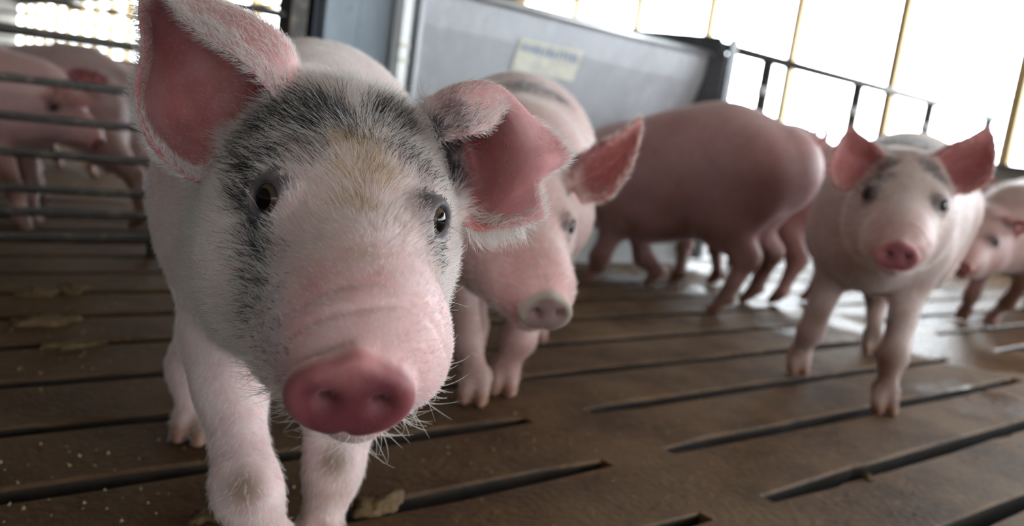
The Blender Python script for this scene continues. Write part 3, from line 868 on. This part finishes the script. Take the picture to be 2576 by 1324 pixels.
def main_colours():
    B = B1; v = B['v']; n = vnormals(v, B['f'])
    c = np.tile(np.array([.78, .64, .63]), (len(v), 1))
    c = mixc(c, (.72, .52, .53), np.clip(.35 + .5 * vnoise(v, 22, 3), 0, 1) * .5)
    c, L, md = face_colours(B, c, v, n, disc=(.24, .066, .078), muzzle=(.76, .48, .48), mz=.7)
    c = mixc(c, (.55, .25, .17), np.clip((B['Hd'](.165, 0, .002) - v) @ B['hf'][2] / -.02, 0, 1) * md * .5)
    dark = blobs(B, v, [(700, 275, .021), (645, 320, .018), (760, 238, .017), (825, 262, .018), (600, 360, .014), (780, 290, .016), (975, 268, .015), (1010, 290, .015), (1045, 280, .016), (1095, 300, .017), (1105, 370, .018),
                        (1130, 430, .019), (1128, 262, .016), (1108, 300, .014), (1150, 300, .010), (1125, 490, .014), (620, 400, .015), (640, 455, .015), (598, 480, .013), (622, 545, .013), (690, 440, .010), (635, 610, .010)])
    grey = blobs(B, v, [(620, 600, .018), (635, 660, .020), (630, 730, .020), (640, 790, .022), (655, 850, .018), (600, 770, .016), (1125, 600, .016), (1118, 650, .012), (880, 300, .018), (740, 350, .024), (660, 380, .022), (1000, 350, .020), (1060, 400, .02)], .6)
    tan = blobs(B, v, [(928, 425, .017), (915, 345, .016), (900, 500, .010), (905, 625, .010)], .7, seed=4)
    red = blobs(B, v, [(935, 690, .010), (780, 700, .014), (720, 800, .016), (900, 870, .014)], .8, seed=6)
    ei, V, U, sd, dr = near_ear(B, n)
    one = ei >= 0
    c = mixc(c, (.70, .33, .33), red * .55)
    c = mixc(c, (.46, .34, .20), tan * .28)
    c = mixc(c, (.34, .34, .36), grey * .60 * ~one)
    c = mixc(c, (.070, .066, .076), dark * .90)
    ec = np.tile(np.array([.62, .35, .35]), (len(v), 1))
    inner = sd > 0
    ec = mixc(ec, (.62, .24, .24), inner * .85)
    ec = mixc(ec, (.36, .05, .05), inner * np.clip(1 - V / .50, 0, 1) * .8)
    ec = mixc(ec, (.78, .40, .42), inner * (ei == 1) * np.clip((V - .45) / .3, 0, 1) * .75)  # outer part lightened: light on the bulging fold painted in
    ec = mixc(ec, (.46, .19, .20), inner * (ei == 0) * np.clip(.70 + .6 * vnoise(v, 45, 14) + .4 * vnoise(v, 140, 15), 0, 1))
    ec = mixc(ec, (.28, .07, .07), inner * (ei == 0) * np.clip(1 - V / .35, 0, 1) * .8)  # shading towards the ear base put into the colour
    ec = mixc(ec, (.66, .42, .42), np.clip(vnoise(v, 60, 12), 0, 1) * .4)
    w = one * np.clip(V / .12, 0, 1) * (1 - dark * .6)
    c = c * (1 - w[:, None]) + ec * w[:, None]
    c = hoof_dirt(B, c, v, (.34, .22, .13), .11, .5)
    for px, py, r in ((605, 1225, .022), (845, 1165, .020)):  # dirty knees
        c = mixc(c, (.17, .10, .055), np.clip(1.3 - np.linalg.norm(v - on_skin(B, px, py), axis=1) / r, 0, 1) * .85)
    return c, n, L, md, dark, grey, tan, (ei, V, U, sd, dr)
C1, N1, L1, MD1, DK1, GR1, TN1, E1 = main_colours()
pig1 = finish_pig(S1, B1, C1, 'large white and pink pig facing the camera with grey-patched forehead and eyes')

# bristles of the front pig
def main_hair():
    r = np.random.default_rng(21); B = B1; v, f = B['v'], B['f']; hf, hs = B['hf'], B['hs']; L = L1 
    ei, V, U, sd, dr = E1; ear = ei >= 0
    head = (L[:, 0] > -.17) & (np.abs(L[:, 1]) < .105) & (np.abs(L[:, 2] + .03) < .14) & ~ear
    eyed = np.min([np.linalg.norm(v - e, axis=1) for e, _, _ in B['eyes']], axis=0)
    muz = np.clip((L[:, 0] - .050) / .05, 0, 1) * head
    leg = v[:, 2] < .20
    w = np.where(head, 1.0, .30); w = np.where(head, w * (1 - .55 * muz), w); w = np.where(leg & ~head, .12, w)
    inner = sd > 0
    rim = ear & ((U < .06) | (U > .94) | (V > .93))
    w = np.where(ear, np.where(inner, .13, .50), w); w = np.where(rim, 1.7, w)
    w = np.where(ear & inner & (V < .35), .30, w)
    w *= (MD1 < .05) * (eyed > .0175)
    w = np.where(v[:, 0] < -.1, w * .5, w)
    q, bw = pick(v, f, w, 120000, r)
    I = lambda a: (a[f[q]] * (bw[..., None] if a.ndim == 2 else bw)).sum(1)
    p, n = I(v), I(N1); n /= np.linalg.norm(n, axis=1, keepdims=True)
    l = I(L); dk, gr, tn, mz = I(DK1), I(GR1), I(TN1), I(muz); vi = f[q, 0]
    er, hd = ear[vi], head[vi]; inn = inner[vi]; rm = rim[vi]; u_, v_, k_ = U[vi], V[vi], ei[vi]
    m = len(q)
    sg = np.tanh(l[:, 1] / .03)
    flow = -hf[0] * 1.0 + np.outer(sg * .75, hf[1]) + np.outer(np.clip((-l[:, 2] - .03) / .05, 0, 1) * -.8, hf[2])
    flow = np.where(hd[:, None], flow, np.where((p[:, 2] < .26)[:, None], np.array([-.25, 0, -1.0]), np.array([-1.0, 0, -.45])))
    flow = np.where(er[:, None], dr[vi] + n * .2 + r.normal(0, .25, (m, 3)), flow)
    p3 = np.stack([vnoise(p, 90, 31), vnoise(p, 90, 32), vnoise(p, 90, 33)], 1)
    flow = flow + p3 * .28 + r.normal(0, .12, (m, 3))
    ln = np.where(hd, .0118, .0095)
    ln = np.where(hd, ln + .009 * np.clip((-l[:, 0] - .03) / .08, 0, 1) + .003 * np.clip(np.abs(l[:, 1]) / .07, 0, 1), ln)
    ln = ln * (1 - .72 * mz) * (1 + .25 * dk)
    ln = np.where(er, np.where(inn, .0042, .0065), ln); ln = np.where(rm, .0068, ln)
    under = er & (k_ == 1) & (u_ > .90) & (v_ < .75)
    ln = np.where(under, .017, ln)
    ln = np.where(er & (k_ == 0) & ((u_ < .14) | (~inn)), .0095, ln)
    ln = ln * r.uniform(.55, 1.25, m) * (.25 + .75 * np.clip((I(eyed) - .017) / .016, 0, 1))
    lift = np.where(hd, .42, .30) + r.normal(0, .14, m); lift = np.where(rm, .9, lift); lift = np.where(hd, lift + .25 * np.clip((-l[:, 0] - .09) / .05, 0, 1), lift); lift = np.clip(lift, .08, 1.3)
    flow = np.where(under[:, None], np.array([.15, -.1, -1.0]) @ B['R'].T + flow * .15, flow)
    s = strands(p, n, flow, ln, lift, .16, r)
    white = np.array([.88, .835, .80]) * r.uniform(.80, 1.08, (m, 1)); 
    t = white.copy()
    face = hd & (l[:, 0] > -.03) & (np.abs(l[:, 1]) < .05)
    t = np.where((face & (r.uniform(size=m) < .55))[:, None], np.array([.80, .64, .60]) * r.uniform(.8, 1.05, (m, 1)), t)
    t = np.where((r.uniform(size=m) < tn * .75)[:, None], np.array([.50, .36, .20]) * r.uniform(.6, 1.2, (m, 1)), t)
    t = np.where((r.uniform(size=m) < np.maximum(dk * .76, gr * .45) * np.where(er, .4, 1))[:, None], np.array([.045, .045, .050]) * r.uniform(.5, 2.0, (m, 1)), t)
    t = np.where((er & inn & ~rm)[:, None], np.array([.74, .52, .50]) * r.uniform(.7, 1.1, (m, 1)), t)
    add_hair(pig1, 'hair', s, np.array([.00015, .00014, .00012, .00009, .00004]), t)
    # whiskers on cheeks, lips, chin and brow
    ww = head * np.clip((-L[:, 2] - .035) / .03, 0, 1) * np.clip((L[:, 0] + .02) / .08, 0, 1) * (MD1 < .05) + .12 * (DK1 > .5) * head + .25 * head * (L[:, 0] < -.13) * (L[:, 2] > .03)
    q, bw = pick(v, f, ww, 700, r)
    p, n = I(v), I(N1); n /= np.linalg.norm(n, axis=1, keepdims=True); l = I(L); m = len(q); dk = I(DK1)
    flow = -hf[0] * .6 + np.outer(np.tanh(l[:, 1] / .03), hf[1]) - hf[2] * .5 + r.normal(0, .3, (m, 3))
    s = strands(p, n, flow, r.uniform(.014, .032, m), np.clip(r.normal(.65, .2, m), .2, 1.2), .3, r, 7)
    t = np.where((r.uniform(size=m) < dk * .8)[:, None], np.array([.03, .03, .03]), np.array([.88, .84, .78]))
    add_hair(pig1, 'whiskers', s, np.linspace(.00017, .00004, 7), t)
main_hair()

# ------------------------------------------------------------------ the other pigs
def simple_pig(S, label, base, spots=(), dirt=.8, hair=0, tail=None, disc=(.42, .16, .16), muzzle=None, ear=(.50, .18, .18), dark=(.09, .085, .095), hair_white=(.86, .81, .75)):
    B = build_pig(S); v = B['v']; n = vnormals(v, B['f'])
    c = np.tile(np.array(base), (len(v), 1)); b2 = np.array(base) * [.86, .72, .72]
    c = mixc(c, b2, np.clip(.4 + .6 * vnoise(v, 20, 3), 0, 1) * .6)
    c, L, md = face_colours(B, c, v, n, disc=disc, muzzle=muzzle or tuple(np.array(base) * [1.0, .80, .80]))
    dk = np.zeros(len(v))
    if spots: dk = blobs(B, v, spots, .5, .3)
    c = mixc(c, dark, dk * .75)
    ei, V, U, sd, dr = near_ear(B, n); w = (ei >= 0) * np.clip(V / .15, 0, 1)
    inner = sd > 0
    ec = mixc(np.tile(np.array(base) * [.92, .74, .72], (len(v), 1)), ear, inner * .9)
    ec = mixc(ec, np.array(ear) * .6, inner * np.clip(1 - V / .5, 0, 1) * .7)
    c = c * (1 - w[:, None]) + ec * w[:, None]
    c = hoof_dirt(B, c, v, (.15, .072, .04), .30, dirt * 1.2)
    root = finish_pig(S, B, c, label, tail=tail)
    if hair:
        r = np.random.default_rng(len(label)); f = B['f']
        eyed = np.min([np.linalg.norm(v - e, axis=1) for e, _, _ in B['eyes']], axis=0)
        rim = (ei >= 0) & ((U < .08) | (U > .92) | (V > .9))
        hd = (L[:, 0] > -.17) & (np.abs(L[:, 1]) < .105) & (np.abs(L[:, 2] + .03) < .14)
        wt = np.where(hd, 1.0, .5) * (md < .05) * (eyed > .013) * (1 - .7 * np.clip((L[:, 0] - .05) / .05, 0, 1) * hd)
        wt = np.where(ei >= 0, np.where(inner, .1, .8), wt); wt = np.where(rim, 2.4, wt); wt = np.where(v[:, 2] < .16, .1, wt)
        q, bw = pick(v, f, wt, hair, r); vi = f[q, 0]; m = len(q)
        I = lambda a: (a[f[q]] * (bw[..., None] if a.ndim == 2 else bw)).sum(1)
        p, nn = I(v), I(n); nn /= np.linalg.norm(nn, axis=1, keepdims=True); l = I(L)
        flow = -B['hf'][0] + np.outer(np.tanh(l[:, 1] / .03) * .7, B['hf'][1]) - B['hf'][2] * .3
        flow = np.where(hd[vi][:, None], flow, np.array([-1.0, 0, -.4])); flow = np.where((ei[vi] >= 0)[:, None], dr[vi], flow) + r.normal(0, .2, (m, 3))
        s = strands(p, nn, flow, r.uniform(.006, .014, m) * np.where(rim[vi], .8, 1), np.where(rim[vi], .9, np.clip(r.normal(.38, .12, m), .1, 1)), .15, r, 4)
        t = np.where((r.uniform(size=m) < I(dk) * .92)[:, None], np.array([.05, .05, .06]), np.array(hair_white) * r.uniform(.8, 1.1, (m, 1)))
        add_hair(root, 'hair', s, np.array([.00022, .0002, .00016, .00006]), t)
    return root

# beside the front pig, half behind its ear
S2 = dict(rump=Pz(1300, 1.90, .405), sh=Pz(1285, 1.46, .36), head=head_from(P(1318, 546, 1.17), P(1374, 790, 1.045)), fine=.0036, coarse=.009, disc=P(1374, 788, 1.045), ear_t=[.003, .003])
S2['ears'] = [pg([[(1440, 408, 1.27), (1448, 460, 1.31), (1470, 505, 1.27)], [(1500, 366, 1.26), (1510, 432, 1.31), (1530, 498, 1.26)], [(1560, 336, 1.26), (1572, 380, 1.29), (1585, 425, 1.26)], [(1610, 294, 1.27), (1613, 305, 1.275), (1612, 330, 1.27)]]),
              gen_ear(S2['head'], -1, .8, .3, .35, .85)]
std_legs(S2, dict(fr=G(1188, 1012), fl=G(1262, 990), hr=G(1190, 870), hl=G(1345, 858)))
S2['toe'] = {k: (-CF[0], -CF[1]) for k in S2['legs']}
simple_pig(S2, 'pale pig with a muddy grey snout, half hidden behind the front pig\'s folded ear', (.68, .49, .47), [(1330, 212, .05), (1400, 235, .035), (1450, 410, .016), (1500, 372, .012), (1430, 560, .008)], hair=26000, disc=(.30, .235, .20), dirt=.45)

# on the open floor, facing the camera
S5 = dict(rump=Pz(2290, 2.22, .41), sh=Pz(2225, 1.80, .375), head=head_from(P(2276, 498, 1.53), P(2257, 646, 1.375)), fine=.0042, coarse=.008, smooth=4, disc=P(2257, 645, 1.375), ear_t=[.0034, .0034])
S5['ears'] = [pg([[(2232, 398, 1.60), (2205, 440, 1.62), (2165, 468, 1.57)], [(2200, 362, 1.585), (2160, 410, 1.63), (2115, 482, 1.57)], [(2165, 338, 1.58), (2120, 390, 1.61), (2086, 440, 1.57)], [(2142, 316, 1.585), (2118, 345, 1.585), (2096, 380, 1.575)]]),
              pg([[(2340, 400, 1.60), (2360, 440, 1.62), (2385, 475, 1.58)], [(2385, 365, 1.58), (2410, 420, 1.62), (2432, 488, 1.58)], [(2435, 346, 1.57), (2465, 390, 1.60), (2490, 452, 1.57)], [(2487, 316, 1.57), (2500, 345, 1.575), (2506, 380, 1.575)]])]
std_legs(S5, dict(fr=G(2000, 940), fl=G(2215, 1036), hr=G(2185, 890), hl=G(2262, 878)))
S5['toe'] = {k: (-CF[0], -CF[1]) for k in S5['legs']}
simple_pig(S5, 'pale pig with upright ears standing alone on the open slatted floor', (.58, .46, .43), [(2205, 440, .024), (2225, 412, .022), (2190, 470, .016), (2370, 440, .026), (2345, 412, .022), (2390, 470, .016), (2270, 345, .07), (2188, 497, .012), (2360, 510, .012), (2420, 450, .018)], hair=16000, dirt=.75, disc=(.45, .17, .18))

# side-on, in front of the feeder end
S3 = dict(rump=Pz(1915, 2.50, .44), sh=Pz(1585, 2.68, .345), scale=1.13, head=head_from(Pz(1440, 2.78, .28), Pz(1360, 2.76, .17)), fine=.007, coarse=.011, smooth=3)
S3['ears'] = [gen_ear(S3['head'], -1), gen_ear(S3['head'], 1)]
std_legs(S3, dict(fl=G(1490, 712), fr=G(1645, 720), hl=G(1805, 790), hr=G(1882, 764)))
simple_pig(S3, 'plump pink pig standing side-on with its curly tail towards the railing', (.44, .265, .265), [], tail=[P(2030, 390, 2.50), P(2052, 372, 2.49), P(2078, 345, 2.47), P(2072, 326, 2.45), P(2050, 334, 2.44), P(2056, 356, 2.45)], dirt=.7)

S4 = dict(rump=Pz(2050, 2.86, .415), sh=Pz(1800, 3.12, .405), scale=1.0, head=head_from(Pz(1640, 3.1, .36), Pz(1570, 3.1, .27)), fine=.008, coarse=.012, smooth=3)
S4['ears'] = [gen_ear(S4['head'], -1), gen_ear(S4['head'], 1)]
std_legs(S4, dict(fl=G(1700, 720), fr=G(1795, 720), hl=G(1950, 768), hr=G(2030, 762)))
simple_pig(S4, 'pink pig mostly hidden behind the plump side-on pig', (.40, .22, .21), [], tail=[Pz(2112, 2.74, .43), Pz(2124, 2.73, .45), Pz(2130, 2.72, .48), Pz(2116, 2.71, .49)])

S6 = dict(rump=Pz(2690, 3.05, .39), sh=Pz(2562, 2.76, .355), scale=.95, head=head_from(P(2452, 598, 2.58), P(2408, 694, 2.46)), fine=.007, coarse=.012, smooth=3)
S6['ears'] = [gen_ear(S6['head'], -1, .15, .0, .9, .7), gen_ear(S6['head'], 1, .05, .0, .9, .8)]
std_legs(S6, dict(fr=G(2420, 808), fl=G(2490, 822), hr=G(2620, 800), hl=G(2690, 805)))
simple_pig(S6, 'small spotted pig looking in from the edge of the pen beyond the open-floor pig', (.46, .32, .30), [(2495, 600, .016), (2405, 585, .014), (2540, 560, .016)])

S7 = dict(rump=Pz(2760, 3.75, .40), sh=Pz(2600, 3.65, .385), scale=1.0, head=head_from(Pz(2505, 3.55, .41), Pz(2440, 3.45, .33)), fine=.009, coarse=.013, smooth=3)
S7['ears'] = [gen_ear(S7['head'], -1), gen_ear(S7['head'], 1)]
std_legs(S7, dict(fr=Pz(2590, 3.6, 0), fl=Pz(2600, 3.7, 0), hr=Pz(2740, 3.7, 0), hl=Pz(2750, 3.8, 0)))
simple_pig(S7, 'white-backed pig with a red lit ear, farthest back below the windows', (.80, .70, .68), [])

S8 = dict(rump=Pz(-230, 2.42, .345), sh=Pz(40, 2.44, .325), scale=.90, head=head_from(P(168, 262, 2.42), P(258, 378, 2.40), .1), fine=.006, coarse=.010, smooth=3)
S8['ears'] = [pg([[(98, 205, 2.40), (120, 195, 2.44), (150, 200, 2.46)], [(105, 240, 2.36), (150, 215, 2.38), (190, 215, 2.42)], [(150, 262, 2.33), (185, 245, 2.34), (215, 232, 2.38)], [(215, 275, 2.32), (225, 268, 2.33), (236, 258, 2.34)]]), gen_ear(S8['head'], 1, .1, .3, .8)]
std_legs(S8, dict(fr=G(58, 582), fl=G(82, 566), hr=G(-190, 585), hl=G(-170, 570)))
simple_pig(S8, 'pink pig behind the bar gate with one ear flopped over its eye', (.52, .35, .34), [])

S9 = dict(rump=Pz(285, 2.80, .355), sh=Pz(20, 2.95, .35), scale=.93, head=head_from(Pz(-120, 3.0, .36), Pz(-190, 3.0, .27)), fine=.008, coarse=.011, smooth=3)
S9['ears'] = [gen_ear(S9['head'], -1), gen_ear(S9['head'], 1)]
std_legs(S9, dict(hl=G(345, 580), hr=G(372, 560), fl=G(60, 540), fr=G(100, 530)))
simple_pig(S9, 'long greyish-pink pig turned away behind the floppy-eared pig', (.46, .34, .33), [])

S10 = dict(rump=Pz(110, 3.65, .36), sh=Pz(285, 3.7, .35), scale=.9, head=head_from(Pz(380, 3.65, .3), Pz(420, 3.6, .2)), fine=.010, coarse=.013, smooth=3)
S10['ears'] = [gen_ear(S10['head'], -1), gen_ear(S10['head'], 1)]
std_legs(S10, dict(fr=Pz(230, 3.55, 0), fl=Pz(265, 3.75, 0), hr=Pz(90, 3.55, 0), hl=Pz(145, 3.75, 0)))
simple_pig(S10, 'reddish pig glimpsed between the two pigs behind the bar gate', (.50, .28, .24), [])

# ------------------------------------------------------------------ droppings and crumbs
dung_shade = mat('dung_shade', (.13, .080, .032), .8, noise=[(60, (.09, .05, .022), .42, .62, 6), (25, (.22, .15, .07), .55, .75, 4)], bump=(80, .8))
def clump(px, py, ln, wd, ht, ang, seed, label):
    r = np.random.default_rng(seed); g = G(px, py); n, m = 13, 18; v, f = [], []
    for i in range(n):
        th = math.pi * i / (n - 1)
        for j in range(m):
            ph = 2 * math.pi * j / m; q = np.array([math.cos(th), math.sin(th) * math.cos(ph), math.sin(th) * math.sin(ph)])
            k = 1 + .38 * math.sin(5.5 * q[0] + seed) * math.cos(4.5 * q[1] + 2 * seed) + .22 * math.sin(9 * q[1] + 7 * q[0] + seed) * math.sin(th) + r.uniform(-.16, .16) * math.sin(th)
            v.append((q[0] * ln / 2 * k, q[1] * wd / 2 * k, max(0, q[2] * ht * k * .8 + ht * .25)))
    for i in range(n - 1):
        for j in range(m): f.append((i * m + j, i * m + (j + 1) % m, (i + 1) * m + (j + 1) % m, (i + 1) * m + j))
    o = MB().add(v, f).build('dropping', dung_shade, None, True); o.location = (g[0], g[1], 0.0005); o.rotation_euler = (0, 0, ang)
    return tag(o, label, 'dropping', 'droppings on the slats')
clump(950, 1282, .070, .034, .014, .1, 1, 'brown oblong dropping on the slat beside the front pig\'s foreleg')
clump(530, 1300, .06, .03, .006, .4, 2, 'flat trampled dropping below the front pig\'s raised knee')
clump(110, 815, .10, .05, .012, .1, 3, 'long yellowish dropping at the left edge of the floor')
clump(95, 745, .07, .05, .014, .5, 4, 'dark crumbly dropping above the long yellowish one')
clump(180, 735, .06, .05, .014, 1.0, 5, 'rounded dropping on the slats below the bar gate')
clump(185, 872, .08, .03, .008, .2, 6, 'thin dropping lying across a slot below the long yellowish one')
clump(2185, 1205, .022, .014, .006, .3, 7, 'tiny dropping at the edge of a slot on the open floor')
crumb_m = mat('feed crumbs', (.34, .25, .13), .8, noise=(40, (.20, .13, .06), .45, .65, 3))
cb = MB(); r = np.random.default_rng(4)
def crumbs_at(px, py, n, spread):
    for _ in range(n):
        g = G(px, py) + np.array([r.normal(0, spread), r.normal(0, spread), 0]); ky = ((g[1] - Y0) / PITCH_Y) % 1
        if ky < .12 or ky > .88: continue
        s = r.uniform(.0008, .0026); q = r.normal(size=(4, 3)) * s * .6; q[:, 2] = [0, 0, 0, s * 1.4]; q[:3, :2] = np.array([[1, 0], [-.5, .8], [-.5, -.8]]) * s * r.uniform(.7, 1.3, (3, 1))
        cb.add([(g[0] + a, g[1] + b, c + .0003) for a, b, c in q], [(0, 1, 3), (1, 2, 3), (2, 0, 3), (0, 2, 1)])
for a in ((250, 1230, 110, .12), (1300, 1150, 50, .12), (1700, 1150, 90, .25), (2100, 1200, 90, .25), (150, 780, 160, .25), (300, 900, 60, .2)): crumbs_at(*a)
o = cb.build('feed_crumbs', crumb_m); tag(o, 'scattered yellowish feed crumbs on the slats', 'crumbs', kind='stuff')
